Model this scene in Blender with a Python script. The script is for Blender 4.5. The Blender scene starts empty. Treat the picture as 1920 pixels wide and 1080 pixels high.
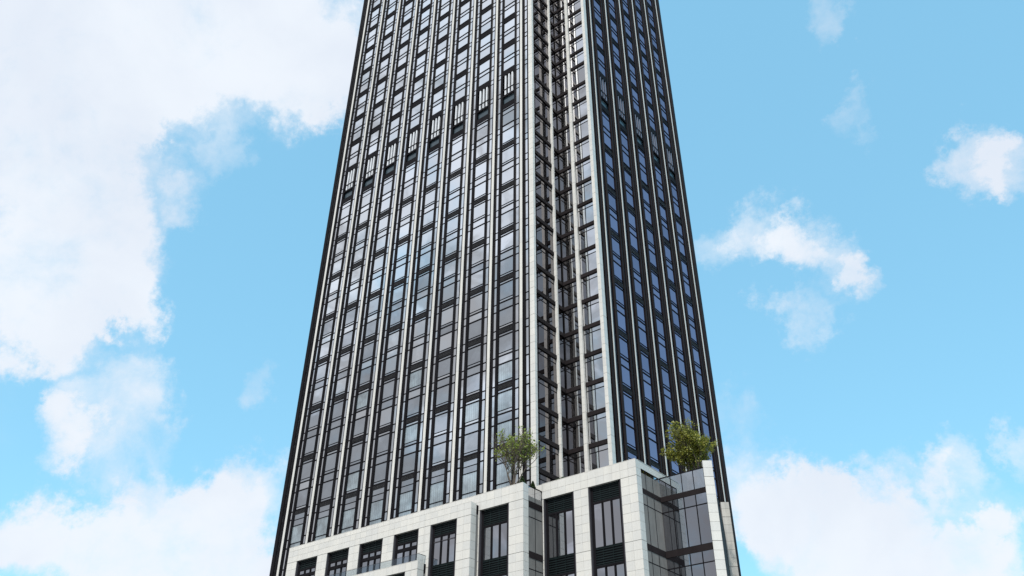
import bpy, bmesh, math, random
from mathutils import Matrix, Vector

# ------------------------------------------------------------------ camera
S = bpy.context.scene
COL = S.collection
R_ = Vector((0.779784, 0.626017, 0.006275))
U_ = Vector((0.34482, -0.437839, 0.830299))
FW = Vector((-0.522529, 0.64529, 0.557283))
cam_d = bpy.data.cameras.new('camera')
cam_d.sensor_width = 36.0
cam_d.lens = 1564.33 / 1920 * 36.0
cam_d.clip_end = 9000
cam = bpy.data.objects.new('camera', cam_d)
COL.objects.link(cam)
m3 = Matrix((R_, U_, -FW)).transposed()
cam.matrix_world = m3.to_4x4()
S.camera = cam

# ------------------------------------------------------------------ light
SUN_DIR = Vector((0.20, -0.56, 0.80)).normalized()
SUN_EL = math.asin(SUN_DIR.z)
SUN_ROT = math.atan2(SUN_DIR.x, SUN_DIR.y)
sun_d = bpy.data.lights.new('sun', 'SUN')
sun_d.energy = 4.0
sun_d.angle = math.radians(2.0)
sun_d.color = (1.0, 0.965, 0.91)
sun = bpy.data.objects.new('sun', sun_d)
COL.objects.link(sun)
sun.rotation_euler = (-SUN_DIR).to_track_quat('-Z', 'Y').to_euler()

S.view_settings.view_transform = 'Standard'
S.view_settings.look = 'None'
S.view_settings.exposure = 0.0
S.view_settings.gamma = 1.0
S.view_settings.use_curve_mapping = False
S.render.engine = 'CYCLES'
S.cycles.max_bounces = 8
S.cycles.glossy_bounces = 5
S.cycles.transparent_max_bounces = 8

# ------------------------------------------------------------------ sky
BLOBS = [(-0.7698, 0.1863, 0.6105, 0.99025, 1), (-0.7351, 0.124, 0.6666, 0.99168, 1), (-0.6815, 0.191, 0.7064, 0.99596, 1), (-0.6294, 0.2594, 0.7325, 0.99542, 1), (-0.582, 0.3279, 0.7441, 0.99611, 1), (-0.5684, 0.3809, 0.7292, 0.99854, 0.8), (-0.8104, 0.2701, 0.52, 0.99648, 1), (-0.8549, 0.2508, 0.4541, 0.99795, 1), (-0.819, 0.31, 0.4829, 0.99888, 0.7), (-0.8454, 0.3683, 0.3868, 0.99874, 0.65), (-0.8702, 0.3405, 0.3561, 0.99955, 0.6), (-0.6783, 0.3489, 0.6466, 0.9995, 0.5), (-0.7215, 0.3483, 0.5985, 0.9996, 0.4), (-0.7621, 0.489, 0.4244, 0.99957, 0.4), (-0.7153, 0.2725, 0.6435, 0.99963, 0.5), (-0.8527, 0.2969, 0.4297, 0.99955, 0.5), (-0.8594, 0.4291, 0.278, 0.9978, 1), (-0.8878, 0.3797, 0.26, 0.99849, 0.8), (-0.9063, 0.3349, 0.2578, 0.99929, 0.6), (-0.8227, 0.5076, 0.2559, 0.99777, 0.9), (-0.7911, 0.5285, 0.3078, 0.99866, 0.8), (-0.842, 0.487, 0.2323, 0.99789, 0.8), (-0.0311, 0.8023, 0.5961, 0.99936, 0.75), (-0.0016, 0.816, 0.5781, 0.99949, 0.7), (-0.2478, 0.7609, 0.5997, 0.99918, 0.7), (-0.2112, 0.7951, 0.5685, 0.99913, 0.78), (-0.1938, 0.8203, 0.5381, 0.99955, 0.7), (-0.2582, 0.8202, 0.5105, 0.99942, 0.66), (-0.3092, 0.7464, 0.5893, 0.99946, 0.45), (-0.1076, 0.7268, 0.6783, 0.99972, 0.5), (-0.1085, 0.6587, 0.7445, 0.99964, 0.4), (-0.3522, 0.8743, 0.334, 0.99841, 0.85), (-0.3216, 0.9006, 0.2924, 0.9979, 0.95), (-0.2654, 0.9254, 0.2706, 0.99811, 1), (-0.2115, 0.9452, 0.2489, 0.99833, 1), (-0.1586, 0.9596, 0.2325, 0.99897, 0.9), (-0.2094, 0.9195, 0.3325, 0.99945, 0.55), (-0.1689, 0.9283, 0.3314, 0.99949, 0.6), (-0.0984, 0.9392, 0.329, 0.99974, 0.6), (-0.3479, 0.8393, 0.4178, 0.99938, 0.45), (-0.1405, 0.9481, 0.2853, 0.99961, 0.4)]
W = bpy.data.worlds.new('World'); S.world = W; W.use_nodes = True
nt = W.node_tree; nt.nodes.clear()
def N(t, **kw):
    n = nt.nodes.new(t)
    for k, v in kw.items(): setattr(n, k, v)
    return n
def math_(op, a, b=None, clamp=False):
    n = N('ShaderNodeMath', operation=op, use_clamp=clamp)
    for i, v in enumerate((a, b)):
        if v is None: continue
        if isinstance(v, (int, float)): n.inputs[i].default_value = v
        else: nt.links.new(v, n.inputs[i])
    return n.outputs[0]
def maprange(v, a, b, c=0.0, d=1.0, kind='SMOOTHSTEP'):
    n = N('ShaderNodeMapRange', interpolation_type=kind)
    nt.links.new(v, n.inputs[0])
    for i, x in enumerate((a, b, c, d)): n.inputs[i + 1].default_value = x
    return n.outputs[0]
geo = N('ShaderNodeTexCoord')
DIR = geo.outputs['Generated']
def warped(amount, scale, detail, rough, off):
    mp = N('ShaderNodeMapping'); mp.inputs['Location'].default_value = off
    nt.links.new(DIR, mp.inputs[0])
    n = N('ShaderNodeTexNoise'); nt.links.new(mp.outputs[0], n.inputs['Vector'])
    n.inputs['Scale'].default_value = scale; n.inputs['Detail'].default_value = detail; n.inputs['Roughness'].default_value = rough
    sb = N('ShaderNodeVectorMath', operation='SUBTRACT'); nt.links.new(n.outputs['Color'], sb.inputs[0]); sb.inputs[1].default_value = (.5, .5, .5)
    sc = N('ShaderNodeVectorMath', operation='SCALE'); nt.links.new(sb.outputs[0], sc.inputs[0]); sc.inputs['Scale'].default_value = amount
    return sc.outputs[0]
wa = N('ShaderNodeVectorMath', operation='ADD'); nt.links.new(DIR, wa.inputs[0]); nt.links.new(warped(.21, 8.0, 10, .66, (2.1, 7.7, 3.3)), wa.inputs[1])
wn = N('ShaderNodeVectorMath', operation='NORMALIZE'); nt.links.new(wa.outputs[0], wn.inputs[0])
WDIR = wn.outputs[0]
sky = N('ShaderNodeTexSky', sky_type='NISHITA')
sky.sun_disc = False
sky.sun_elevation = SUN_EL
sky.sun_rotation = SUN_ROT
sky.air_density = 1.0
sky.dust_density = 0.6
sky.ozone_density = 1.0
def noise(scale, detail=8.0, rough=0.55, off=(0, 0, 0), dist=0.0):
    mp = N('ShaderNodeMapping'); mp.inputs['Location'].default_value = off
    nt.links.new(DIR, mp.inputs[0])
    n = N('ShaderNodeTexNoise'); nt.links.new(mp.outputs[0], n.inputs['Vector'])
    n.inputs['Scale'].default_value = scale; n.inputs['Detail'].default_value = detail
    n.inputs['Roughness'].default_value = rough; n.inputs['Distortion'].default_value = dist
    return n.outputs[0]
acc = None
# cloud banks, each one a direction in the world and an angular size
for (x, y, z, c, w) in BLOBS:
    d = N('ShaderNodeVectorMath', operation='DOT_PRODUCT')
    nt.links.new(WDIR, d.inputs[0]); d.inputs[1].default_value = (x, y, z)
    v = maprange(d.outputs['Value'], c - (1 - c) * 0.9, 1.0, 0.0, w, 'SMOOTHSTEP')
    acc = v if acc is None else math_('ADD', acc, v)
acc = math_('MINIMUM', acc, 1.15)
# the wider cover: mostly cloud on the sun's side of the sky, open blue on the other
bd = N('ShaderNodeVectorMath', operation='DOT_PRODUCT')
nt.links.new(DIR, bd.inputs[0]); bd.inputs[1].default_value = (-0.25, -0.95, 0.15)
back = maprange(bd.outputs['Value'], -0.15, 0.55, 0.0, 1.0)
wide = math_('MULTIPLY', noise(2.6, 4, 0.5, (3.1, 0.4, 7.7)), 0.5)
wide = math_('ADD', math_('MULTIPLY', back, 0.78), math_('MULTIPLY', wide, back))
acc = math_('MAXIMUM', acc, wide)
nz = noise(7.5, 12, 0.62, (1.3, 5.2, 0.7), 0.35)
nz2 = noise(22.0, 8, 0.6, (4.3, 1.2, 2.7), 0.2)
pert = math_('ADD', math_('MULTIPLY', math_('SUBTRACT', nz, 0.5), 1.55),
             math_('MULTIPLY', math_('SUBTRACT', nz2, 0.5), 0.42))
dens = math_('ADD', acc, math_('MULTIPLY', pert, math_('MINIMUM', math_('ADD', math_('MULTIPLY', acc, 1.5), 0.12), 1.0)))
nz3 = noise(55.0, 6, 0.65, (1.9, 2.2, 6.7), 0.3)
dens = math_('ADD', dens, math_('MULTIPLY', math_('SUBTRACT', nz3, 0.5), math_('MINIMUM', math_('MULTIPLY', acc, 0.9), 0.35)))
mask = maprange(dens, 0.05, 1.22, 0.0, 0.97)
# soft modelling inside the clouds
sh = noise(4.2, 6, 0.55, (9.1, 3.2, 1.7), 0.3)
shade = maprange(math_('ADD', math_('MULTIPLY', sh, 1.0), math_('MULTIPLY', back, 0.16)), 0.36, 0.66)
cl = N('ShaderNodeMix', data_type='RGBA')
nt.links.new(shade, cl.inputs[0])
cl.inputs[6].default_value = (8.9, 9.4, 10.1, 1)
cl.inputs[7].default_value = (7.9, 8.5, 9.5, 1)
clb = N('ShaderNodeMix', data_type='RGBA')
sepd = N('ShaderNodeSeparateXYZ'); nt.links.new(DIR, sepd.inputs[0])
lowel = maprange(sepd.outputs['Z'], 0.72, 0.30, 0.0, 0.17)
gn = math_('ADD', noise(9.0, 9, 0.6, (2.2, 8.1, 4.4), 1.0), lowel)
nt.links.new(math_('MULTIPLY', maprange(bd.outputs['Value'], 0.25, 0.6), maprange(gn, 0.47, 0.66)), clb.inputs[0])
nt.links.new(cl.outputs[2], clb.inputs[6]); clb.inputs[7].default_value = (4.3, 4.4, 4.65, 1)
tint = N('ShaderNodeMix', data_type='RGBA', blend_type='MULTIPLY')
tint.inputs[0].default_value = 1.0
nt.links.new(sky.outputs[0], tint.inputs[6]); tint.inputs[7].default_value = (1.0, 1.0, 1.0, 1)
mx = N('ShaderNodeMix', data_type='RGBA')
flat = N('ShaderNodeMix', data_type='RGBA'); flat.inputs[0].default_value = 0.62
nt.links.new(tint.outputs[2], flat.inputs[6]); flat.inputs[7].default_value = (2.75, 6.5, 9.4, 1)
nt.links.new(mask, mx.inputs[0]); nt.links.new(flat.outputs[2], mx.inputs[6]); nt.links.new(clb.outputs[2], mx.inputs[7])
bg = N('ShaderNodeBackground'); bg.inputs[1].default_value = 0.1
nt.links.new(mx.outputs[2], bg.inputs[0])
wo = N('ShaderNodeOutputWorld'); nt.links.new(bg.outputs[0], wo.inputs[0])
SKY_TINT = tint.inputs[7]
SKY_TINT.default_value = (2.55, 3.3, 2.8, 1)

# ------------------------------------------------------------------ materials
class MB_:
    def __init__(s, name):
        s.m = bpy.data.materials.new(name); s.m.use_nodes = True
        s.t = s.m.node_tree; s.t.nodes.clear()
        s.out = s.t.nodes.new('ShaderNodeOutputMaterial')
    def n(s, t, **kw):
        n = s.t.nodes.new(t)
        for k, v in kw.items(): setattr(n, k, v)
        return n
    def l(s, a, b): s.t.links.new(a, b)
    def noise(s, scale, detail=4, rough=0.5, vec=None, stretch=None):
        n = s.n('ShaderNodeTexNoise'); n.inputs['Scale'].default_value = scale
        n.inputs['Detail'].default_value = detail; n.inputs['Roughness'].default_value = rough
        g = s.n('ShaderNodeNewGeometry'); src = g.outputs['Position']
        if stretch:
            mp = s.n('ShaderNodeMapping'); mp.inputs['Scale'].default_value = stretch
            s.l(src, mp.inputs[0]); src = mp.outputs[0]
        s.l(src, n.inputs['Vector']); return n.outputs[0]
    def rng(s):
        o = s.n('ShaderNodeObjectInfo'); g = s.n('ShaderNodeNewGeometry')
        a = s.n('ShaderNodeMath', operation='ADD'); s.l(o.outputs['Random'], a.inputs[0]); s.l(g.outputs['Random Per Island'], a.inputs[1])
        f = s.n('ShaderNodeMath', operation='FRACT'); s.l(a.outputs[0], f.inputs[0]); return f.outputs[0]
    def mr(s, v, a, b, c, d):
        n = s.n('ShaderNodeMapRange'); s.l(v, n.inputs[0])
        for i, x in enumerate((a, b, c, d)): n.inputs[i + 1].default_value = x
        return n.outputs[0]
    def mul(s, a, b):
        n = s.n('ShaderNodeMath', operation='MULTIPLY')
        for i, v in enumerate((a, b)):
            if isinstance(v, (int, float)): n.inputs[i].default_value = v
            else: s.l(v, n.inputs[i])
        return n.outputs[0]
    def scale_col(s, col, val):
        n = s.n('ShaderNodeVectorMath', operation='SCALE')
        if isinstance(col, tuple): n.inputs[0].default_value = col
        else: s.l(col, n.inputs[0])
        s.l(val, n.inputs['Scale']); return n.outputs[0]
    def mix(s, f, a, b):
        n = s.n('ShaderNodeMix', data_type='RGBA')
        if isinstance(f, (int, float)): n.inputs[0].default_value = f
        else: s.l(f, n.inputs[0])
        for i, v in ((6, a), (7, b)):
            if isinstance(v, tuple): n.inputs[i].default_value = (*v, 1)
            else: s.l(v, n.inputs[i])
        return n.outputs[2]

def stone_mat(name, base, streak=0.0, rough=0.55):
    b = MB_(name); p = b.n('ShaderNodeBsdfPrincipled'); p.inputs['Roughness'].default_value = rough
    r = b.mr(b.rng(), 0, 1, 0.955, 1.035)
    sp = b.mr(b.noise(6.0, 5, 0.7), 0.3, 0.7, 0.95, 1.04)
    bg_ = b.mr(b.noise(0.22, 4, 0.6), 0.3, 0.7, 0.94, 1.03)
    st = b.mr(b.noise(1.0, 5, 0.6, stretch=(2.2, 2.2, 0.16)), 0.42, 0.72, 1.0, 0.93 - streak)
    v = b.mul(b.mul(r, sp), b.mul(bg_, st))
    c = b.scale_col(base, v)
    warm = b.mix(b.mr(b.rng(), 0.0, 1.0, 0.0, 0.45), c, b.scale_col((base[0] * 1.02, base[1] * 0.985, base[2] * 0.93), v))
    b.l(warm, p.inputs['Base Color'])
    bp = b.n('ShaderNodeBump'); bp.inputs['Strength'].default_value = 0.15; bp.inputs['Distance'].default_value = 0.01
    b.l(b.noise(25, 3), bp.inputs['Height']); b.l(bp.outputs[0], p.inputs['Normal'])
    b.l(p.outputs[0], b.out.inputs[0]); return b.m

def metal_mat(name, base, rough=0.4, spec=0.5, var=0.15):
    b = MB_(name); p = b.n('ShaderNodeBsdfPrincipled')
    p.inputs['Roughness'].default_value = rough; p.inputs['Specular IOR Level'].default_value = spec
    r = b.mr(b.rng(), 0, 1, 1 - var, 1 + var)
    s = b.mr(b.noise(1.3, 4, 0.6, stretch=(1, 1, 0.3)), 0.3, 0.7, 0.85, 1.15)
    b.l(b.scale_col(base, b.mul(r, s)), p.inputs['Base Color'])
    b.l(p.outputs[0], b.out.inputs[0]); return b.m

def glass_mat(name, tint, inner, refl, wave=0.0035, innervar=0.6, fold=False, warp=0.35, tvar=0.10):
    """coated façade glass: a tinted mirror over a dim room"""
    b = MB_(name)
    g = b.n('ShaderNodeBsdfGlossy'); g.inputs['Roughness'].default_value = 0.012
    rn = b.rng()
    b.l(b.scale_col(tint, b.mr(rn, 0, 1, 1 - tvar, 1 + tvar)), g.inputs['Color'])
    d = b.n('ShaderNodeBsdfDiffuse')
    iv = b.mr(b.noise(0.45, 3, 0.6), 0.35, 0.65, 1 - innervar, 1 + innervar)
    if fold:
        w = b.n('ShaderNodeTexWave'); w.inputs['Scale'].default_value = 1.6; w.inputs['Distortion'].default_value = 2.5
        w.bands_direction = 'DIAGONAL'
        mp = b.n('ShaderNodeMapping'); mp.inputs['Scale'].default_value = (1, 1, 0.02)
        gg = b.n('ShaderNodeNewGeometry'); b.l(gg.outputs['Position'], mp.inputs[0]); b.l(mp.outputs[0], w.inputs[0])
        iv = b.mul(iv, b.mr(w.outputs['Fac'], 0, 1, 0.75, 1.15))
    b.l(b.scale_col(inner, iv), d.inputs['Color'])
    bp = b.n('ShaderNodeBump'); bp.inputs['Strength'].default_value = 1.0; bp.inputs['Distance'].default_value = wave
    b.l(b.noise(warp, 2, 0.4), bp.inputs['Height']); b.l(bp.outputs[0], g.inputs['Normal'])
    fr = b.n('ShaderNodeLayerWeight'); fr.inputs['Blend'].default_value = 0.35
    f = b.mr(fr.outputs['Facing'], 0, 1, refl, min(1, refl + 0.25))
    m = b.n('ShaderNodeMixShader'); b.l(f, m.inputs[0]); b.l(d.outputs[0], m.inputs[1]); b.l(g.outputs[0], m.inputs[2])
    b.l(m.outputs[0], b.out.inputs[0]); return b.m

def rail_mat(name, tint, refl, through):
    b = MB_(name)
    g = b.n('ShaderNodeBsdfGlossy'); g.inputs['Roughness'].default_value = 0.01; g.inputs['Color'].default_value = (*tint, 1)
    t = b.n('ShaderNodeBsdfTransparent'); t.inputs['Color'].default_value = (*through, 1)
    m = b.n('ShaderNodeMixShader'); m.inputs[0].default_value = refl
    b.l(t.outputs[0], m.inputs[1]); b.l(g.outputs[0], m.inputs[2]); b.l(m.outputs[0], b.out.inputs[0]); return b.m

def leaf_mat(name, c1, c2):
    b = MB_(name); p = b.n('ShaderNodeBsdfPrincipled'); p.inputs['Roughness'].default_value = 0.5
    g = b.n('ShaderNodeNewGeometry')
    c = b.mix(g.outputs['Random Per Island'], c1, c2)
    b.l(c, p.inputs['Base Color'])
    t = b.n('ShaderNodeBsdfTranslucent'); b.l(c, t.inputs['Color'])
    m = b.n('ShaderNodeMixShader'); m.inputs[0].default_value = 0.35
    b.l(p.outputs[0], m.inputs[1]); b.l(t.outputs[0], m.inputs[2]); b.l(m.outputs[0], b.out.inputs[0]); return b.m

M = dict(
    stone=stone_mat('white_stone', (0.68, 0.665, 0.635)),
    stone_streaked=stone_mat('streaked_stone', (0.52, 0.49, 0.45), 0.25),  # darker beige base with stronger upright streaks
    joint=metal_mat('joint_backing', (0.40, 0.39, 0.37), 0.9, 0.1, 0.02),
    black=metal_mat('black_metal', (0.011, 0.010, 0.012), 0.6, 0.04),
    bronze=metal_mat('dark_bronze_metal', (0.022, 0.018, 0.019), 0.6, 0.05),
    grey_metal=metal_mat('grey_metal', (0.06, 0.057, 0.065), 0.45, 0.25),
    louvre=metal_mat('dark_green_metal', (0.013, 0.021, 0.022), 0.45, 0.15),
    louvre_back=metal_mat('louvre_void', (0.006, 0.006, 0.008), 0.7, 0.2),
    blade=metal_mat('pale_metal', (0.72, 0.73, 0.76), 0.3, 0.5, 0.05),
    blade_shade=metal_mat('shaded_pale_metal', (0.16, 0.18, 0.24), 0.4, 0.3, 0.05),  # pale blades again, the right façade's shade painted into the colour
    teal=metal_mat('blue_green_panel', (0.035, 0.055, 0.068), 0.25, 0.6),
    slat=metal_mat('silver_metal_edge', (0.085, 0.085, 0.09), 0.45, 0.2),
    glass=glass_mat('coated_glass', (0.90, 0.895, 0.90), (0.05, 0.05, 0.055), 0.86, tvar=.11),
    glass_low=glass_mat('coated_glass_clearer', (0.66, 0.67, 0.70), (0.10, 0.12, 0.13), 0.74),
    glass_curtain=glass_mat('glass_over_curtain', (0.62, 0.64, 0.65), (0.34, 0.42, 0.46), 0.60, fold=True),
    glass_side=glass_mat('dimmed_coated_glass', (0.40, 0.30, 0.385), (0.03, 0.03, 0.045), 0.85),  # same coated glass, the right side's darker reflection put into the tint
    glass_dark=glass_mat('blocked_reflection_glass', (0.10, 0.07, 0.07), (0.015, 0.013, 0.014), 0.7),  # strip glass with the reflections cut off by the fins painted dark
    glass_notch=glass_mat('grey_brown_glass', (0.78, 0.77, 0.785), (0.045, 0.042, 0.042), 0.84, wave=0.010, warp=0.25),
    glass_turn=glass_mat('dim_reflection_glass', (0.27, 0.26, 0.27), (0.02, 0.018, 0.018), 0.84, wave=0.010, warp=0.25),  # walls facing right: weak double reflections painted in as a darker tint
    glass_bay=glass_mat('bay_glass', (0.46, 0.455, 0.49), (0.02, 0.02, 0.022), 0.82, wave=0.008, warp=0.3),
    glass_pod=glass_mat('podium_glass', (0.58, 0.57, 0.60), (0.02, 0.02, 0.022), 0.82, wave=0.008, warp=0.3),
    rail=rail_mat('clear_rail_glass', (0.40, 0.43, 0.47), 0.12, (0.86, 0.90, 0.92)),
    rail_dark=rail_mat('tinted_rail_glass', (0.82, 0.83, 0.86), 0.62, (0.45, 0.44, 0.43)),
    pot=metal_mat('planter_grey', (0.05, 0.05, 0.055), 0.7, 0.3),
    soil=metal_mat('terrace_floor', (0.22, 0.21, 0.20), 0.85, 0.2),
    ground=metal_mat('paving', (0.22, 0.215, 0.205), 0.85, 0.2, 0.02),
    bark=metal_mat('bark', (0.13, 0.105, 0.085), 0.9, 0.2),
    leaf_a=leaf_mat('fresh_leaf', (0.17, 0.25, 0.035), (0.36, 0.42, 0.08)),
    leaf_b=leaf_mat('olive_leaf', (0.13, 0.165, 0.02), (0.38, 0.36, 0.06)),
    leaf_c=leaf_mat('dark_leaf', (0.020, 0.040, 0.012), (0.05, 0.085, 0.02)),
)

# ------------------------------------------------------------------ builders
WPOS = {}
def link(o, parent=None, wpos=(0, 0, 0)):
    COL.objects.link(o)
    if parent is not None:
        o.parent = parent; pw = WPOS[parent.name]
        o.location = (wpos[0] - pw[0], wpos[1] - pw[1], wpos[2] - pw[2])
    else: o.location = wpos
    WPOS[o.name] = tuple(wpos); return o
def thing(name, loc, label, cat, group=None):
    o = bpy.data.objects.new(name, None); o.empty_display_size = 2.0
    link(o, None, loc); o['label'] = label; o['category'] = cat
    if group: o['group'] = group
    return o
BOXF = [(0, 3, 2, 1), (4, 5, 6, 7), (0, 1, 5, 4), (1, 2, 6, 5), (2, 3, 7, 6), (3, 0, 4, 7)]
class Geo:
    def __init__(s): s.v = []; s.f = []; s.mi = []; s.mats = []
    def midx(s, mat):
        if mat not in s.mats: s.mats.append(mat)
        return s.mats.index(mat)
    def box(s, a, b, mat, rot=None, piv=None):
        x0, x1 = sorted((a[0], b[0])); y0, y1 = sorted((a[1], b[1])); z0, z1 = sorted((a[2], b[2]))
        vs = [(x0, y0, z0), (x1, y0, z0), (x1, y1, z0), (x0, y1, z0), (x0, y0, z1), (x1, y0, z1), (x1, y1, z1), (x0, y1, z1)]
        if rot is not None:
            c = Vector(piv if piv else ((x0 + x1) / 2, (y0 + y1) / 2, (z0 + z1) / 2))
            vs = [tuple(rot @ (Vector(v) - c) + c) for v in vs]
        n = len(s.v); s.v += vs; k = s.midx(mat)
        for f in BOXF: s.f.append(tuple(i + n for i in f)); s.mi.append(k)
    def mesh(s, name, origin=(0, 0, 0)):
        me = bpy.data.meshes.new(name)
        me.from_pydata([(v[0] - origin[0], v[1] - origin[1], v[2] - origin[2]) for v in s.v], [], s.f)
        for m in s.mats: me.materials.append(M[m])
        me.polygons.foreach_set('material_index', s.mi); me.update(); return me
    def build(s, name, parent=None, origin=None):
        if origin is None:
            xs = [v[0] for v in s.v]; ys = [v[1] for v in s.v]; zs = [v[2] for v in s.v]
            origin = ((min(xs) + max(xs)) / 2, (min(ys) + max(ys)) / 2, min(zs))
        return link(bpy.data.objects.new(name, s.mesh(name, origin)), parent, origin)
CACHE = {}
def shared_box(name, parent, a, b, mat, tilt=None):
    c = tuple((a[i] + b[i]) / 2 for i in range(3)); d = tuple(round(abs(a[i] - b[i]), 3) for i in range(3))
    key = (d, mat)
    if key not in CACHE:
        g = Geo(); g.box([-x / 2 for x in d], [x / 2 for x in d], mat); CACHE[key] = g.mesh(name)
    o = bpy.data.objects.new(name, CACHE[key])
    if tilt: o.rotation_euler = tilt
    return link(o, parent, c)
def px_size(a, b):
    c = Vector([(a[i] + b[i]) / 2 for i in range(3)])
    dz = c.dot(FW)
    if dz < 1: return 0
    sx = 1564 * c.dot(R_) / dz; sy = 1564 * c.dot(U_) / dz
    e = sorted(abs(a[i] - b[i]) for i in range(3)); s_ = 1564 * math.sqrt(e[2] * e[1]) / dz
    return s_ if abs(sx) < 985 and abs(sy) < 560 else s_ * 0.01
POOL = {}
def pool(thing_, name, parent, a, b, mat, tilt=None):
    POOL.setdefault((thing_.name, name), []).append((px_size(a, b), parent, a, b, mat, tilt, thing_))
def flush(limit=300):
    for (tn, name), lst in POOL.items():
        lst.sort(key=lambda r: -r[0])
        for r in lst[:limit]: shared_box(name, r[1], r[2], r[3], r[4], r[5])
        rest = lst[limit:]
        if rest:
            g = Geo()
            for r in rest:
                rot = None
                if r[5]:
                    from mathutils import Euler
                    rot = Euler(r[5]).to_matrix()
                g.box(r[2], r[3], r[4], rot)
            o = g.build(name, rest[0][6]); o['kind'] = 'stuff'
rnd = random.Random(11)
def tilt_for(axis, amt=0.28):
    # each pane sits a fraction of a degree off true
    a = math.radians(rnd.uniform(-amt, amt)); b = math.radians(rnd.uniform(-amt, amt))
    return (a, 0, b) if axis == 'L' else (0, a, b)
class Frame:
    """façade frame: u along the wall, w outward, z up"""
    def __init__(s, kind, d): s.k = kind; s.d = d
    def p(s, u, w, z): return (u, s.d - w, z) if s.k == 'L' else (s.d + w, u, z)
    def box(s, g, u0, u1, w0, w1, z0, z1, mat): g.box(s.p(u0, w0, z0), s.p(u1, w1, z1), mat)
    def pool(s, th, name, par, u0, u1, w0, w1, z0, z1, mat, tilt=False):
        pool(th, name, par, s.p(u0, w0, z0), s.p(u1, w1, z1), mat, tilt_for(s.k) if tilt else None)

# ------------------------------------------------------------------ ground
g = Geo(); g.v = [(-4000, -4000, -1.6), (4000, -4000, -1.6), (4000, 4000, -1.6), (-4000, 4000, -1.6)]
g.f = [(0, 1, 2, 3)]; g.mi = [0]; g.mats = ['ground']
o = g.build('ground', None, (0, 0, -1.6)); o['kind'] = 'structure'

# ================================================================== the tower
T = thing('skyscraper', (-80, 100, -1.6), 'tall dark tower with white stone fins, rows of glass windows and a glazed corner notch', 'skyscraper')
TOP = 193.0
FL = Frame('L', 80.0); FR = Frame('R', -53.35)
NA = Frame('R', -60.5); NB = Frame('L', 87.0)
g = Geo()
g.box((-112.7, 81.4, -1.6), (-60.62, 120.3, TOP), 'black')
g.box((-61.0, 80.3, -1.6), (-60.62, 81.39, TOP), 'black')
g.box((-112.9, 80.1, -1.6), (-112.6, 81.39, TOP), 'black')
g.box((-60.60, 87.15, -1.6), (-54.8, 120.3, TOP - 0.01), 'black')
g.box((-54.79, 87.15, -1.6), (-53.6, 88.2, TOP - .01), 'black'); g.box((-54.79, 119.0, -1.6), (-53.6, 120.3, TOP - .01), 'black')
g.box((-112.95, 79.9, TOP + 0.01), (-53.1, 120.5, TOP + 3.0), 'bronze')
g.build('core', T)

PITCH_L = 5.98; FIN0 = -62.62
LOW = [99.3 - 9.1 * k for k in range(7)]
UPN = 10
def window_types():
    t = {}
    low = dict(h=9.1, panes=[(0.0, .27), (.40, 3.0), (3.23, 4.33), (4.57, 4.88), (5.0, 7.6), (7.82, 8.1)], sp=(8.12, 9.1), lou=True)
    t['low'] = low
    t['first'] = dict(h=18.4, panes=[(0.0, .27), (.40, 3.02), (3.24, 4.35), (4.62, 7.1), (7.2, 8.08), (8.37, 8.65)], sp=(8.67, 9.75), lou=False, mech=True)
    t['up'] = dict(h=7.38, panes=[(0, 2.21), (2.45, 3.28), (3.54, 5.88)], sp=(5.9, 7.38), lou=False)
    t['base'] = dict(h=13.5, panes=[(3.6, 7.93), (8.08, 10.74), (10.89, 11.73), (11.86, 12.59)], sp=(12.62, 13.5), lou=True)
    return t
TY = window_types()
def frame_mesh(F, ty, wd):
    """the window's dark frame: side rails, transoms between the panes and the spandrel above"""
    g = Geo(); t = TY[ty]
    def bx(u0, u1, w0, w1, z0, z1, m): F0.box(g, u0, u1, w0, w1, z0, z1, m)
    F0 = Frame(F.k, 0.0)
    bx(0, .05, -.12, .03, 0, t['h'], 'black'); bx(wd - .05, wd, -.12, .03, 0, t['h'], 'black')
    z = 0.0; prev = 0.0
    for (a, b) in t['panes']:
        if a - prev > 0.02: bx(.05, wd - .05, -.12, .02, prev + .03, a - .03, 'black')
        prev = b
    s0, s1 = t['sp']
    if ty == 'low': bx(.05, wd - .05, -.12, .02, 8.1, 8.2, 'black')
    if not t['lou'] and not t.get('mech'):
        bx(.05, wd - .05, -.12, -.02, s0, s1, 'black'); bx(.05, wd - .05, -.02, .04, s1 - .14, s1, 'black'); bx(.05, wd - .05, -.02, .04, s0, s0 + .10, 'black')
    if t.get('mech'):
        bx(.05, wd - .05, -.12, .02, 8.65, 9.75, 'black')
        bx(.05, wd - .05, -1.2, -1.0, 9.75, 17.0, 'black')
        bx(.05, wd - .05, -.12, .03, 11.55, 11.95, 'black')
        bx(.05, wd - .05, -.12, .03, 17.0, 18.4, 'black')
        bx(.05, wd - .05, -.02, .06, 13.15, 13.42, 'black')
    return g.mesh('window')
def louvre_mesh(F, wd, h, n, w_):
    g = Geo(); F0 = Frame(F.k, 0.0)
    F0.box(g, .05, wd - .05, -.14, -.06, 0, h, 'louvre_back')
    F0.box(g, .05, wd - .05, -.06, .03, h - .22, h, 'black')
    for i in range(n):
        z = (h - .25) * (i + .35) / n
        F0.box(g, .05, wd - .05, -.05, .0, z, z + (h - .25) / n * .5, 'black')
        F0.box(g, .05, wd - .05, .0, .012, z + (h - .25) / n * .5 - .03, z + (h - .25) / n * .5, 'slat')
    return g.mesh('louvre')
FRM = {}
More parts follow.
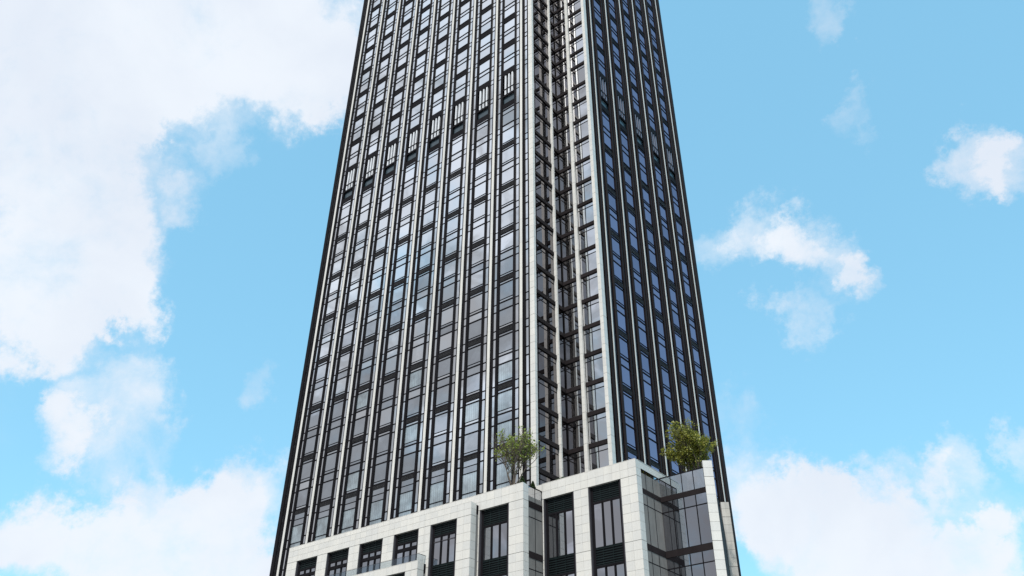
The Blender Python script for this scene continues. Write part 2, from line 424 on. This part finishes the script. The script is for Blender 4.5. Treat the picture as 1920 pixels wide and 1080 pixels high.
def add_window(F, u, z, ty, wd, col_i):
    key = (F.k, ty, wd)
    if key not in FRM: FRM[key] = frame_mesh(F, ty, wd)
    t = TY[ty]
    org = F.p(u, 0, z)
    w = link(bpy.data.objects.new('window', FRM[key]), T, org)
    if t['lou']:
        s0, s1 = (t['sp'][0] + .07, t['sp'][1]) if ty == 'low' else (12.62, 13.5)
        k2 = (F.k, 'lou', wd, ty)
        if k2 not in FRM: FRM[k2] = louvre_mesh(F, wd, s1 - s0, 5, wd)
        link(bpy.data.objects.new('louvre', FRM[k2]), w, F.p(u, 0, z + s0))
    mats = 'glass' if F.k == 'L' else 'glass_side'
    for i, (a, b) in enumerate(t['panes']):
        mm = mats
        if F.k == 'L':
            if ty == 'base': mm = 'glass_curtain' if i <= 1 else 'glass_low'
            elif z < 56:
                r = rnd.random(); mm = 'glass_low' if r < .7 else ('glass_curtain' if r < .88 and b - a > 2 else 'glass')
            elif z < 75: mm = 'glass_low' if rnd.random() < .38 else 'glass'
        F.pool(T, 'pane', w, u + .05, u + wd - .05, -.10, -.06, z + a - .035, z + b + .035, mm, True)
    if t.get('mech'):
        gg = Geo()
        for q in (.58, 1.38, 2.14):
            F.box(gg, u + q - .14 * (1 if F.k == 'L' else .8), u + q + .14 * (1 if F.k == 'L' else .8), -.35, .02, z + 12.0, z + 16.95, 'blade')
        gg2 = Geo()
        # three upright pale blades, each its own piece
        for q in (.58, 1.38, 2.14):
            h_ = .15 if F.k == 'L' else .09
            key3 = (F.k, 'blade')
            if key3 not in FRM:
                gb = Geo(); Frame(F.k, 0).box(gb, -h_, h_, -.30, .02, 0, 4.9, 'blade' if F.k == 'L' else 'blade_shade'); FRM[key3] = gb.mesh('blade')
            link(bpy.data.objects.new('blade', FRM[key3]), w, F.p(u + q, 0, z + 12.0))
        key4 = (F.k, 'panel')
        if key4 not in FRM:
            gb = Geo(); Frame(F.k, 0).box(gb, .06, wd - .06, -.34, -.28, 9.76, 11.54, 'teal'); FRM[key4] = gb.mesh('panel')
        link(bpy.data.objects.new('panel', FRM[key4]), w, F.p(u, 0, z))

def stack(F, u, wd, ci, ktop):
    add_window(F, u, LOW[-1] - 14.4 + 0.9 - 0.0, 'base', wd, ci)
    for k in range(6, 0, -1): add_window(F, u, LOW[k], 'low', wd, ci)
    add_window(F, u, 99.3, 'first', wd, ci)
    for k in range(ktop): add_window(F, u, 117.7 + 7.38 * k, 'up', wd, ci)

def strip_lines():
    L_ = []
    for k in range(0, 15): 
        z = 99.3 - 4.55 * k
        L_ += [(z - 1.65, z - 1.40), (z - .30, z - .08)]
    for z0 in (102.35, 103.62, 107.45, 111.2, 112.25, 116.05, 117.2): L_.append((z0 - .12, z0 + .12))
    for k in range(0, 21):
        z = 117.7 + 3.69 * k
        L_ += [(z + 2.03, z + 2.3), (z + 3.1, z + 3.38)]
    return sorted(L_)
SL = strip_lines()
Z0, Z1 = 24.0, TOP
def glass_strip(F, u0, u1, mat, name='glass_strip', tick='black'):
    g = Geo(); prev = Z0
    for (a, b) in SL + [(Z1, Z1 + .1)]:
        if a - prev > 0.1:
            t = tilt_for(F.k, .22)
            from mathutils import Euler
            x0 = F.p(u0, -.10, prev); x1 = F.p(u1, -.05, a)
            g.box(x0, x1, mat, Euler(t).to_matrix())
        if b < Z1: F.box(g, u0, u1, -.10, -.02, a + .03, b - .03, tick)
        prev = b
    g.build(name, T)
def post(F, u0, u1, w0, w1, mat, name, z0=Z0, z1=Z1, seg=0):
    g = Geo()
    if seg:
        z = z0
        while z < z1 - .01:
            z2 = min(z + seg, z1); F.box(g, u0, u1, w0, w1, z, z2 - .03, mat); z = z2
    else: F.box(g, u0, u1, w0, w1, z0, z1, mat)
    g.build(name, T)
def fin(F, c, half, proud, z0=Z0):
    """upright fin: black box with white stone slabs on its front edge"""
    g = Geo(); F.box(g, c - half + .03, c + half - .03, -.05, proud - .07, z0, TOP + 1.0, 'black')
    z = 31.05
    while z < TOP:
        F.box(g, c - half, c + half, proud - .06, proud, z, z + 4.53, 'stone'); z += 4.55
    g.build('fin', T)

# long façade on the left
for k in range(9):
    fin(FL, FIN0 - PITCH_L * k - .28, .245, .25)
for k in range(1, 9):
    c = FIN0 - PITCH_L * k
    post(FL, c + .01, c + .28, -.05, .10, 'black', 'mullion')
    glass_strip(FL, c + .28, c + .91, 'glass')
    post(FL, c + .91, c + 1.35, -.12, .10, 'black', 'pilaster')
    stack(FL, c + 1.35, 2.68, k, UPN)
    post(FL, c + 4.03, c + 4.39, -.12, .10, 'black', 'pilaster')
    glass_strip(FL, c + 4.39, c + 5.13, 'glass')
    post(FL, c + 5.13, c + 5.40, -.05, .10, 'black', 'mullion')
c = FIN0
post(FL, c + .01, c + .35, -.05, .10, 'black', 'mullion')
glass_strip(FL, c + .35, c + .97, 'glass')
post(FL, c + .97, c + 1.30, -.05, .10, 'black', 'mullion')
c = FIN0 - PITCH_L * 8
post(FL, c - 1.30, c - .58, -.05, .12, 'black', 'pilaster')
glass_strip(FL, c - 1.66, c - 1.30, 'glass_low')
post(FL, c - 2.42, c - 1.66, -.12, .16, 'black', 'pilaster')

# façade on the right
PITCH_R = 5.97; RIN0 = 88.60
for k in range(6):
    fin(FR, RIN0 + PITCH_R * k, .145, .25)
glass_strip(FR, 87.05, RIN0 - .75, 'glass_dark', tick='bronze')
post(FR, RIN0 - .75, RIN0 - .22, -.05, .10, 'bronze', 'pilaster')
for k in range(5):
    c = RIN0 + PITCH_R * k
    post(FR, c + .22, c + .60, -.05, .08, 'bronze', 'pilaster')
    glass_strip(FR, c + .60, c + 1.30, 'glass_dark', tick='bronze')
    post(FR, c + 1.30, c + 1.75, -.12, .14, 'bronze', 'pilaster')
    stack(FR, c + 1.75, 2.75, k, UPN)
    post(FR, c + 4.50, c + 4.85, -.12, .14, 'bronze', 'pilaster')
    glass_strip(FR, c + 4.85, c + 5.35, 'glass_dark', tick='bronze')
    post(FR, c + 5.35, c + 5.75, -.05, .08, 'bronze', 'pilaster')
c = RIN0 + PITCH_R * 5
post(FR, c + .22, c + .60, -.05, .10, 'bronze', 'pilaster')
glass_strip(FR, c + .60, c + 1.15, 'glass_dark', tick='bronze')
post(FR, c + 1.15, c + 2.0, -.12, .22, 'bronze', 'pilaster')

# stone piers of the glazed notch, in blocks
def pier(x0, x1, y0, y1, blocks=1.14):
    g = Geo(); g.box((x0 + .03, y0 + .03, Z0), (x1 - .03, y1, TOP + 1), 'joint')
    p = g.build('stone_pier', T)
    z = 30.9; i = 0
    while z < TOP:
        gap = .045 if i % 4 == 0 else .02
        pool(T, 'stone_block', p, (x0, y0, z + gap), (x1, y0 + .028, z + blocks), 'stone')
        pool(T, 'stone_block', p, (x1 - .028, y0 + .029, z + gap), (x1, y1, z + blocks), 'stone')
        z += blocks; i += 1
pier(-61.25, -60.42, 79.74, 80.22)
pier(-60.49, -60.03, 84.80, 85.06)
pier(-57.65, -57.10, 86.58, 86.95)
pier(-53.66, -53.10, 86.20, 87.02)
# notch floors
NF = [99.3 - 4.55 * k for k in range(15)][::-1] + [104.1, 108.7, 112.6, 117.6] + [117.6 + 3.69 * k for k in range(1, 21)]
for i in range(len(NF) - 1):
    za, zb = NF[i], NF[i + 1]
    if za < 30: continue
    b0, b1 = zb - .75, zb - .14
    for nm, F, u0, u1 in (('A', NA, 80.30, 84.78), ('A', NA, 85.08, 86.99), ('B', NB, -60.45, -57.68), ('B', NB, -57.08, -53.68)):
        pool(T, 'spandrel', T, F.p(u0, -.10, b0), F.p(u1, .16, b1), 'bronze')
        g = Geo()
    tz = zb - 1.50 if zb - za > 3.6 else zb - 1.25
    for F, cuts in ((NA, (80.30, 83.05, 84.78)), (NA, (85.08, 86.96)), (NB, (-60.44, -57.66)), (NB, (-57.08, -55.66, -53.68))):
        for j in range(len(cuts) - 1):
            u0, u1 = cuts[j] + .03, cuts[j + 1] - .03
            F.pool(T, 'glass_panel', T, u0, u1, -.06, -.02, za - .12, tz - .05, 'glass_turn' if F is NA else 'glass_notch', True)
            F.pool(T, 'glass_panel', T, u0, u1, -.06, -.02, tz + .05, b0 + .02, 'glass_turn' if F is NA else 'glass_notch', True)
for F, cuts in ((NA, (80.30, 84.78)), (NA, (85.08, 86.96)), (NB, (-60.44, -57.66)), (NB, (-57.08, -53.68))):
    for i in range(len(NF) - 1):
        if NF[i] < 30: continue
        tz = NF[i + 1] - 1.50 if NF[i + 1] - NF[i] > 3.6 else NF[i + 1] - 1.25
        F.pool(T, 'transom', T, cuts[0], cuts[1], -.05, .03, tz - .05, tz + .05, 'black')
for F, u in ((NA, 83.05), (NB, -55.66)): post(F, u - .035, u + .035, -.05, .04, 'black', 'mullion')
post(NB, -60.46, -60.36, -.05, .06, 'black', 'mullion')

# ================================================================== the podium
P = thing('podium_building', (-65, 78, -1.6), 'low stepped building of pale stone slabs with dark louvred windows in front of the tower', 'building')
def stone_wall(F, u0, u1, zs, splits, opens=(), w=0.0, backmat='joint', bottom=None):
    """rows between successive zs (top down), upright joints at splits; opens = (ua,ub,ztop,zbot)"""
    for r in range(len(zs) - 1):
        zt, zb = zs[r], zs[r + 1]
        major = r in (DARK)
        for j in range(len(splits) - 1):
            a, b = splits[j], splits[j + 1]
            mid = (a + b) / 2; zm = (zt + zb) / 2
            if any(oa < mid < ob and oz0 < zm < oz1 for oa, ob, oz1, oz0 in opens): continue
            gp = .05 if major else .016
            F.pool(P, 'stone_slab', P, a + .008, b - .008, w, w + .03, zb + .008, zt - gp, 'stone')
def subdiv(edges, size=1.06):
    out = [edges[0]]
    for a, b in zip(edges, edges[1:]):
        n = max(1, round((b - a) / size))
        out += [a + (b - a) * (i + 1) / n for i in range(n)]
    return out
def rows(top, lintel, npar, step=1.007, n=20):
    z = [top - (top - lintel) * i / npar for i in range(npar + 1)]
    while len(z) < n: z.append(z[-1] - step)
    return z
# C plane
FC = Frame('L', 76.0); FB = Frame('L', 72.4); FA = Frame('L', 71.0); FD = Frame('L', 69.55)
ZC = rows(35.69, 33.85, 2); ZB = rows(34.87, 32.95, 2, 0.99); ZA = rows(33.65, 32.12, 2, 0.995); ZD = rows(27.67, 26.73, 1, 1.0)
op = lambda a, b, zt: (a, b, zt, -5)
C1, C2 = (-56.58, -52.26), (-50.30, -45.95)
B1 = (-63.26, -58.82)
AW = [(-94.67 + 6.222 * i, -90.38 + 6.222 * i) for i in range(5)]
D1 = [(-76.30 - 6.2 * i, -72.03 - 6.2 * i) for i in range(5)]
DARK = (2, 9, 16)
stone_wall(FC, 0, 0, ZC, subdiv([-56.72, -56.58, -52.26, -50.30, -45.95, -43.9]), [op(*C1, 33.85), op(*C2, 33.85)])
DARK = (2, 8, 15)
stone_wall(FB, 0, 0, ZB, subdiv([-98.6, -96.75] + [x - .6 for w_ in AW for x in w_] + [-63.26, -58.82, -56.74]), [op(*B1, 32.95)])
DARK = (2, 7, 14)
stone_wall(FA, 0, 0, ZA, subdiv([-96.7] + [x for w_ in AW for x in w_] + [-63.34]), [op(*w_, 32.12) for w_ in AW])
DARK = (1, 8, 15)
dsp = sorted([-70.05] + [x for w_ in D1 for x in w_] + [-107.0])
stone_wall(FD, 0, 0, ZD, subdiv(dsp), [op(*w_, 26.73) for w_ in D1])
# returns facing right
def ret(x, ya, yb, zs, dark, n=1):
    global DARK
    DARK = dark
    F = Frame('R', x)
    stone_wall(F, 0, 0, zs, [ya + .035 + (yb - ya - .035) * i / n for i in range(n + 1)])
ret(-43.93, 75.97, 77.0, ZC, (2, 9, 16)); ret(-56.77, 72.37, 73.35, ZB, (2, 8, 15)); ret(-63.37, 70.97, 71.90, ZA, (2, 7, 14)); ret(-70.08, 69.52, 70.55, ZD, (1, 8, 15))
DARK = ()
stone_wall(Frame('R', -43.93), 0, 0, [35.69, 34.87], [77.0 + 1.1 * i for i in range(8)])
stone_wall(Frame('L', 76.0), 0, 0, [ZC[0], ZC[1]], [-58.9, -57.8, -56.74])
# backing masses behind the slabs with window recesses
def mass(F, u0, u1, deep, zt, opens, zlint, zb=-1.6):
    g = Geo()
    e = [u0] + [x for w_ in sorted(opens) for x in w_] + [u1]
    F.box(g, u0, u1, -.45, -.003, zlint + .004, zt, 'joint')
    for a, b in zip(e[::2], e[1::2]): F.box(g, a, b, -.45, -.003, zb, zlint, 'joint')
    F.box(g, u0, u1, -deep, -.46, zb, zt - 1.25, 'soil')
    F.box(g, u0, u1, -.44, .035, zt + .003, zt + .05, 'stone')
    g.build('wall', P)
mass(FC, -56.72, -43.96, 9.0, 35.69, [C1, C2], 33.85)
mass(FB, -98.6, -56.80, 7.0, 34.87, [B1], 32.95)
mass(FA, -96.7, -63.40, 1.3, 33.65, AW, 32.12)
mass(FD, -107.0, -70.10, 1.4, 27.67, D1, 26.73)
# side masses for the returns
g = Geo()
g.box((-44.3, 76.45, -1.6), (-43.935, 77.0, 35.69), 'joint'); g.box((-44.3, 77.0, 34.85), (-43.935, 84.7, 35.69), 'joint')
g.box((-44.3, 76.45, 35.693), (-43.88, 84.7, 35.74), 'stone')
g.box((-57.1, 72.85, -1.6), (-56.775, 73.35, 34.87), 'joint'); g.box((-63.7, 71.46, -1.6), (-63.375, 71.90, 33.65), 'joint')
g.box((-70.4, 70.01, -1.6), (-70.085, 70.55, 27.67), 'joint')
g.box((-56.9, 76.03, 34.0), (-56.74, 80, 35.69), 'joint')
g.build('wall', P)
g = Geo()
g.box((-63.75, 71.90, -1.6), (-63.42, 72.36, 33.55), 'black'); g.box((-70.45, 70.55, -1.6), (-70.13, 70.98, 27.55), 'black')
g.build('recess_panel', P)

LM = {}
def big_louvre(F, par, u0, u1, z0, z1, n=3, w=-.34):
    """louvre bank: dark back, posts and rows of thin blades"""
    key = (F.k, round(u1 - u0, 2), round(z1 - z0, 2))
    if key not in LM:
        g = Geo(); F0 = Frame(F.k, 0.0); wd = u1 - u0; h = z1 - z0
        F0.box(g, 0, wd, -.12, -.08, 0, h, 'louvre_back')
        for i in range(n + 1):
            u = wd * i / n; F0.box(g, max(0, u - .018), min(wd, u + .018), -.08, .03, 0, h, 'louvre')
        F0.box(g, 0, wd, -.08, .035, h - .06, h, 'louvre'); F0.box(g, 0, wd, -.08, .035, 0, .06, 'louvre')
        k = int(h / .25)
        for i in range(k):
            z = .06 + (h - .12) * (i + .5) / k
            F0.box(g, 0, wd, -.05, .015, z - .02, z + .02, 'louvre'); F0.box(g, 0, wd, .005, .018, z - .02, z + .07, 'louvre')
        LM[key] = g.mesh('louvre')
    return link(bpy.data.objects.new('louvre', LM[key]), par, F.p(u0, w, z0))
def podium_window(F, ua, ub, segs, style):
    """segs: list of ('lou'|'glass'|'glassT', ztop, zbot)"""
    zt = segs[0][1]; zb = segs[-1][2]
    g = Geo()
    F.box(g, ua + .003, ua + .12, -.44, -.02, zb, zt - .004, 'grey_metal')
    F.box(g, ua + .12, ua + .42, -.44, -.30, zb, zt - .004, 'black')
    F.box(g, ub - .14, ub - .003, -.44, -.01, zb, zt - .004, 'grey_metal')
    F.box(g, ub - .42, ub - .14, -.44, -.16, zb, zt - .004, 'black')
    i0, i1 = ua + .42, ub - .42
    w3 = (i1 - i0) / 3
    for kind, a, b in segs:
        if kind != 'lou':
            for j in (1, 2): F.box(g, i0 + w3 * j - .09, i0 + w3 * j + .09, -.44, -.26, b, a, 'black')
            F.box(g, i0, i1, -.44, -.28, a - .22, a, 'black')
            if kind == 'glassT': F.box(g, i0, i1, -.44, -.30, a - .80, a - .68, 'grey_metal')
            if kind == 'glassH': F.box(g, i0, i1, -.44, -.24, a - 1.10, a - .70, 'black')
    fr = g.build('window', P)
    for kind, a, b in segs:
        if kind == 'lou': big_louvre(F, fr, i0 - (.30 if style else .3), i1, b, a - .01)
        else:
            cuts = [(b + .04, a - .22)]
            if kind == 'glassT': cuts = [(b + .04, a - .80), (a - .68, a - .22)]
            if kind == 'glassH': cuts = [(b + .04, a - 1.10), (a - .70, a - .22)]
            for (z0, z1) in cuts:
                for j in range(3):
                    F.pool(P, 'pane', fr, i0 + w3 * j + (.09 if j else 0), i0 + w3 * (j + 1) - (.09 if j < 2 else 0), -.41, -.37, z0, z1, 'glass_pod', True)
for c_ in (C1, C2): podium_window(FC, *c_, [('lou', 33.85, 32.08), ('glass', 32.08, 27.02), ('lou', 27.02, 25.05), ('glass', 25.05, 20.0), ('lou', 20.0, 18.0)], 0)
podium_window(FB, *B1, [('lou', 32.95, 31.05), ('glass', 31.05, 27.1), ('lou', 27.1, 25.2), ('glass', 25.2, 20.0), ('lou', 20.0, 18.0)], 0)
podium_window(FA, *AW[4], [('lou', 32.12, 30.75), ('glassT', 30.75, 27.3), ('lou', 27.3, 25.4), ('glassT', 25.4, 20.5)], 0)
for w_ in AW[:4]: podium_window(FA, *w_, [('lou', 32.12, 30.95), ('glassH', 30.95, 27.6)], 0)
for w_ in D1: podium_window(FD, *w_, [('lou', 26.73, 24.9), ('glass', 24.9, 20.5), ('lou', 20.5, 18.5)], 0)

# glass rail on the lowest terrace
for i in range(14):
    FD.pool(P, 'rail_panel', P, -70.25 - 2.4 * (i + 1) + .01, -70.25 - 2.4 * i - .01, -.16, -.145, 27.72, 28.52, 'rail')
g = Geo(); FD.box(g, -104, -70.22, -.17, -.13, 28.52, 28.55, 'grey_metal'); g.box((-70.26, 69.7, 28.52), (-70.21, 70.95, 28.56), 'black'); g.build('handrail', P)
pool(P, 'rail_panel', P, (-70.25, 69.71, 27.72), (-70.235, 70.95, 28.52), 'rail')

# glazed side of the middle block (faces right, between the two stone planes)
def curtain(F, us, levels, rail=None, mat='glass_pod', edge='bronze', railmat='rail_dark'):
    """levels: (ztop,zbot,kind) kind glass/beam/rail; us = mullion positions"""
    g = Geo(); e0, e1 = us[0], us[-1]
    for zt, zb, kind in levels:
        if kind == 'beam': F.box(g, e0, e1, -.12, .05, zb, zt, edge)
        elif kind == 'rail': F.box(g, e0, e1, -.03, .05, zt - .06, zt + .05, 'black')
        else: F.box(g, e0, e1, -.08, .03, zb - .05, zb + .05, 'black')
        if kind != 'beam':
            for u in us[1:-1]: F.box(g, u - .04, u + .04, -.06, .035, zb, zt - .06, 'black')
    fr = g.build('curtain_wall', P)
    for zt, zb, kind in levels:
        if kind == 'beam': continue
        for a, b in zip(us, us[1:]):
            if kind == 'rail': F.pool(P, 'rail_panel', P, a + .045, b - .045, -.01, .01, zb + .01, zt - .07, railmat)
            else: F.pool(P, 'pane', fr, a + .045, b - .045, -.06, -.02, zb + .05, zt - .01, mat, True)
lev = [(34.87, 32.68, 'rail'), (32.68, 32.10, 'beam'), (32.10, 30.88, 'glass'), (30.88, 26.62, 'glass'), (26.62, 25.95, 'beam'), (25.95, 24.75, 'glass'), (24.75, 20.4, 'glass'), (20.4, 19.8, 'beam'), (19.8, 15, 'glass')]
FG = Frame('L', 81.0)
curtain(FG, [-43.95, -42.52, -41.13, -39.69, -38.36], lev, mat='glass_bay')
curtain(Frame('R', -43.98), [77.02, 77.95, 79.45, 80.98], lev, mat='glass_turn')
levb = [(34.80, 33.05, 'rail'), (33.05, 32.3, 'beam'), (32.3, 31.2, 'glass'), (31.2, 27.3, 'glass'), (27.3, 26.6, 'beam'), (26.6, 25.4, 'glass'), (25.4, 20.4, 'glass')]
curtain(Frame('R', -56.82), [73.37, 74.65, 75.98], levb, mat='glass_turn')
# solid behind the glass bay, its terrace floor
g = Geo()
def prism(g, pts, z0, z1, mat):
    n = len(g.v); m = len(pts); k = g.midx(mat)
    g.v += [(x, y, z0) for x, y in pts] + [(x, y, z1) for x, y in pts]
    g.f.append(tuple(n + m + i for i in range(m))); g.mi.append(k)
    for i in range(m):
        j = (i + 1) % m; g.f.append((n + i, n + j, n + m + j, n + m + i)); g.mi.append(k)
prism(g, [(-44.05, 81.10), (-38.4, 81.10), (-38.35, 82.2), (-43.2, 94.2), (-53.0, 94.2), (-53.0, 81.10)], -1.6, 32.55, 'black')
g.box((-53.0, 77.1, -1.6), (-44.32, 81.09, 32.5), 'soil')
g.box((-57.2, 73.4, -1.6), (-56.92, 76.4, 33.0), 'black')
g.build('floor_slab', P)
# the two angled stone pillars on the right
def angled_pillar(px, py, width, depth, ang, zt, mat, dark):
    g = Geo(); rot = Matrix.Rotation(math.radians(ang), 3, 'Z')
    g.box((px + .02, py + .03, -1.6), (px + width - .02, py + depth, zt), 'joint', rot, (px, py, 0))
    pl = g.build('stone_pillar', P)
    z = zt; i = 0
    from mathutils import Euler
    while z > 15:
        h = (.85 if i == 0 else 1.0); gp = .05 if i in dark else .016
        c = Vector((px + width / 2, py, 0)); c2 = rot @ (c - Vector((px, py, 0))) + Vector((px, py, 0))
        a = (c2.x - width / 2, c2.y - .02, z - h + .008); b = (c2.x + width / 2, c2.y + .02, z - gp)
        pool(P, 'stone_slab', pl, a, b, mat, (0, 0, math.radians(ang)))
        z -= h; i += 1
angled_pillar(-38.36, 81.0, 1.03, .55, 38, 35.70, 'stone', (2, 9, 16))
angled_pillar(-42.95, 94.35, .98, .55, 38, 35.70, 'stone_streaked', (2, 8, 14))
g = Geo()
n0 = Vector((-37.75, 82.0, 0)); n1 = Vector((-42.9, 94.25, 0)); dd = (n1 - n0); L_ = dd.length; an = math.atan2(dd.y, dd.x)
g.box((n0.x, n0.y, -1.6), (n0.x + L_, n0.y + .3, 32.6), 'black', Matrix.Rotation(an, 3, 'Z'), tuple(n0))
g.build('side_wall', P)

flush(300)

# ================================================================== plants
def tube(g, p0, p1, r0, r1, mat, n=6):
    ax = (p1 - p0); L = ax.length
    if L < 1e-4: return
    ax.normalize(); s = ax.cross(Vector((0.3, 0.1, 1))).normalized(); t = ax.cross(s)
    b = len(g.v); k = g.midx(mat)
    for p, r in ((p0, r0), (p1, r1)):
        for i in range(n):
            a = 2 * math.pi * i / n; q = p + s * (r * math.cos(a)) + t * (r * math.sin(a)); g.v.append(tuple(q))
    for i in range(n):
        j = (i + 1) % n; g.f.append((b + i, b + j, b + n + j, b + n + i)); g.mi.append(k)
def tree(name, base, height, width, seed, leaves, leaf, mat, label, lean=(0, 0), stems=4, open_=0.5, cat='tree'):
    r = random.Random(seed); base = Vector(base)
    t = thing(name, tuple(base), label, cat)
    g = Geo(); tips = []
    def grow(p, d, L, rad, lvl):
        segs = 3; q = p
        for i in range(segs):
            d2 = (d + Vector((r.uniform(-1, 1), r.uniform(-1, 1), r.uniform(-.3, .7))) * .16).normalized()
            e = q + d2 * (L / segs); r1 = rad * (1 - .22 * (i + 1) / segs * 1.6)
            tube(g, q, e, rad * (1 - .22 * i / segs * 1.6), max(.006, r1), 'bark', 6 if lvl < 2 else 4)
            q = e; d = d2
            if lvl >= 1: tips.append((Vector(q), lvl))
            if lvl < 4 and (i > 0 or lvl > 0):
                for _ in range(1 if lvl < 3 else r.choice((0, 1, 1))):
                    a = r.uniform(0, 2 * math.pi); out = Vector((math.cos(a), math.sin(a), r.uniform(.15, .9))).normalized()
                    grow(q, (d * .55 + out * .75).normalized(), L * r.uniform(.50, .72), rad * .55, lvl + 1)
        if lvl < 4:
            for _ in range(2): 
                a = r.uniform(0, 2 * math.pi); out = Vector((math.cos(a), math.sin(a), .7)).normalized()
                grow(q, (d * .7 + out * .5).normalized(), L * r.uniform(.5, .7), rad * .55, lvl + 1)
        else: tips.append((Vector(q), 5))
    trunk_h = height * (.10 if open_ > .5 else .06)
    p0 = base; p1 = base + Vector((lean[0] * .3, lean[1] * .3, trunk_h))
    tube(g, p0, p1, .16, .13, 'bark', 8)
    for i in range(stems):
        a = 2 * math.pi * (i + r.random() * .6) / stems
        d = Vector((math.cos(a) * .55 * width / height, math.sin(a) * .55 * width / height, 1)).normalized()
        grow(p1, (d + Vector((lean[0], lean[1], 0)) * .07).normalized(), height * .34, .085, 0)
    # fit into the crown's outline
    top = max(q.z for q, l in tips)
    sz = height / (top - base.z)
    cx = base.x + lean[0]; cy = base.y + lean[1]
    mxr = sorted(math.hypot(q.x - cx, q.y - cy) for q, l in tips)[int(len(tips) * .96)]
    sr = (width / 2) / mxr
    def fit(v):
        f = min(1, max(0, (v[2] - base.z) / (height * .3)))
        ox = base.x + lean[0] * f; oy = base.y + lean[1] * f
        s_ = 1 + (sr - 1) * f
        return (ox + (v[0] - ox) * s_, oy + (v[1] - oy) * s_, base.z + (v[2] - base.z) * sz)
    g.v = [fit(v) for v in g.v]
    tips = [(Vector(fit(q)), l) for q, l in tips if q.z > base.z + height * .14]
    if open_ < .5: tips += [t_ for t_ in tips if t_[0].z < base.z + height * .6] * 2
    g.build('trunk', t, tuple(base))
    c = Geo(); k = c.midx(mat)
    nl = 0
    while nl < leaves:
        q, l = r.choice(tips)
        if r.random() < .15: continue
        for _ in range(r.choice((3, 4, 6))):
            p = q + Vector((r.gauss(0, .16), r.gauss(0, .16), r.gauss(0, .14)))
            s_ = leaf * r.uniform(.6, 1.25)
            a = Vector((r.gauss(0, 1), r.gauss(0, 1), r.gauss(0, 1))).normalized(); b = a.cross(Vector((r.gauss(0, 1), r.gauss(0, 1), r.gauss(0, 1)))).normalized()
            n = len(c.v)
            c.v += [tuple(p - a * s_ * .6), tuple(p + b * s_ * .33), tuple(p + a * s_ * .6), tuple(p - b * s_ * .33)]
            c.f.append((n, n + 1, n + 2, n + 3)); c.mi.append(k); nl += 1
    c.build('crown', t, tuple(base))
    return t
tree('young_tree', (-59.25, 73.7, 33.7), 9.1, 6.0, 5, 1900, .25, 'leaf_a', 'open young tree with sparse green leaves behind the stone parapet left of the notch', lean=(0.0, 0), stems=6, open_=.9)
tree('bushy_tree', (-41.5, 83.9, 32.6), 9.1, 5.5, 9, 12500, .23, 'leaf_b', 'dense olive green tree growing on the terrace behind the glass balustrade on the right', lean=(.9, -.1), stems=6, open_=.3)

def cone_shrub(c, r_, h, seed, label):
    r = random.Random(seed); g = Geo(); k = g.midx('leaf_c')
    for i in range(900):
        t = r.random() ** 1.3; a = r.uniform(0, 2 * math.pi); rr = r_ * (1 - t) ** .8 * math.sqrt(r.uniform(.3, 1))
        p = Vector((c[0] + rr * math.cos(a), c[1] + rr * math.sin(a), c[2] + h * t))
        A = Vector((r.gauss(0, 1), r.gauss(0, 1), r.gauss(0, 1))).normalized(); B = A.cross(Vector((r.gauss(0, 1), r.gauss(0, 1), r.gauss(0, 1)))).normalized(); s_ = .11
        n = len(g.v); g.v += [tuple(p - A * s_), tuple(p + B * s_ * .6), tuple(p + A * s_), tuple(p - B * s_ * .6)]
        g.f.append((n, n + 1, n + 2, n + 3)); g.mi.append(k)
    t_ = thing('conical_shrub', c, label, 'shrub', 'small clipped shrubs on the terrace')
    g.build('foliage', t_, c)
    g2 = Geo(); tube(g2, Vector(c) - Vector((0, 0, .9)), Vector(c) + Vector((0, 0, h * .6)), .05, .02, 'bark'); g2.build('stem', t_, c)
cone_shrub((-57.62, 73.3, 34.75), .55, 1.35, 1, 'dark clipped conical shrub at the stone corner beside the open young tree')
cone_shrub((-57.35, 75.0, 34.55), .50, 1.35, 2, 'dark conical shrub behind the small glass rail, the one farther right')
def tuft(c, seed, label):
    r = random.Random(seed); g = Geo(); k = g.midx('leaf_c')
    for i in range(120):
        p = Vector((c[0] + r.gauss(0, .16), c[1] + r.gauss(0, .08), c[2] + abs(r.gauss(0, .10))))
        A = Vector((r.gauss(0, 1), r.gauss(0, 1), r.gauss(0, 1))).normalized(); B = A.cross(Vector((r.gauss(0, 1), 1, r.gauss(0, 1)))).normalized()
        n = len(g.v); g.v += [tuple(p - A * .07), tuple(p + B * .05), tuple(p + A * .07), tuple(p - B * .05)]
        g.f.append((n, n + 1, n + 2, n + 3)); g.mi.append(k)
    o = g.build('low_plant', None); o['label'] = label; o['category'] = 'plant'; o['group'] = 'low plants along the parapet'
tuft((-54.45, 76.15, 35.72), 3, 'tiny green plant peeking over the stone parapet, nearest the young tree')
tuft((-53.85, 76.15, 35.72), 4, 'tiny green plant on the stone parapet below the slim white pier')
print('objects', len(bpy.data.objects))
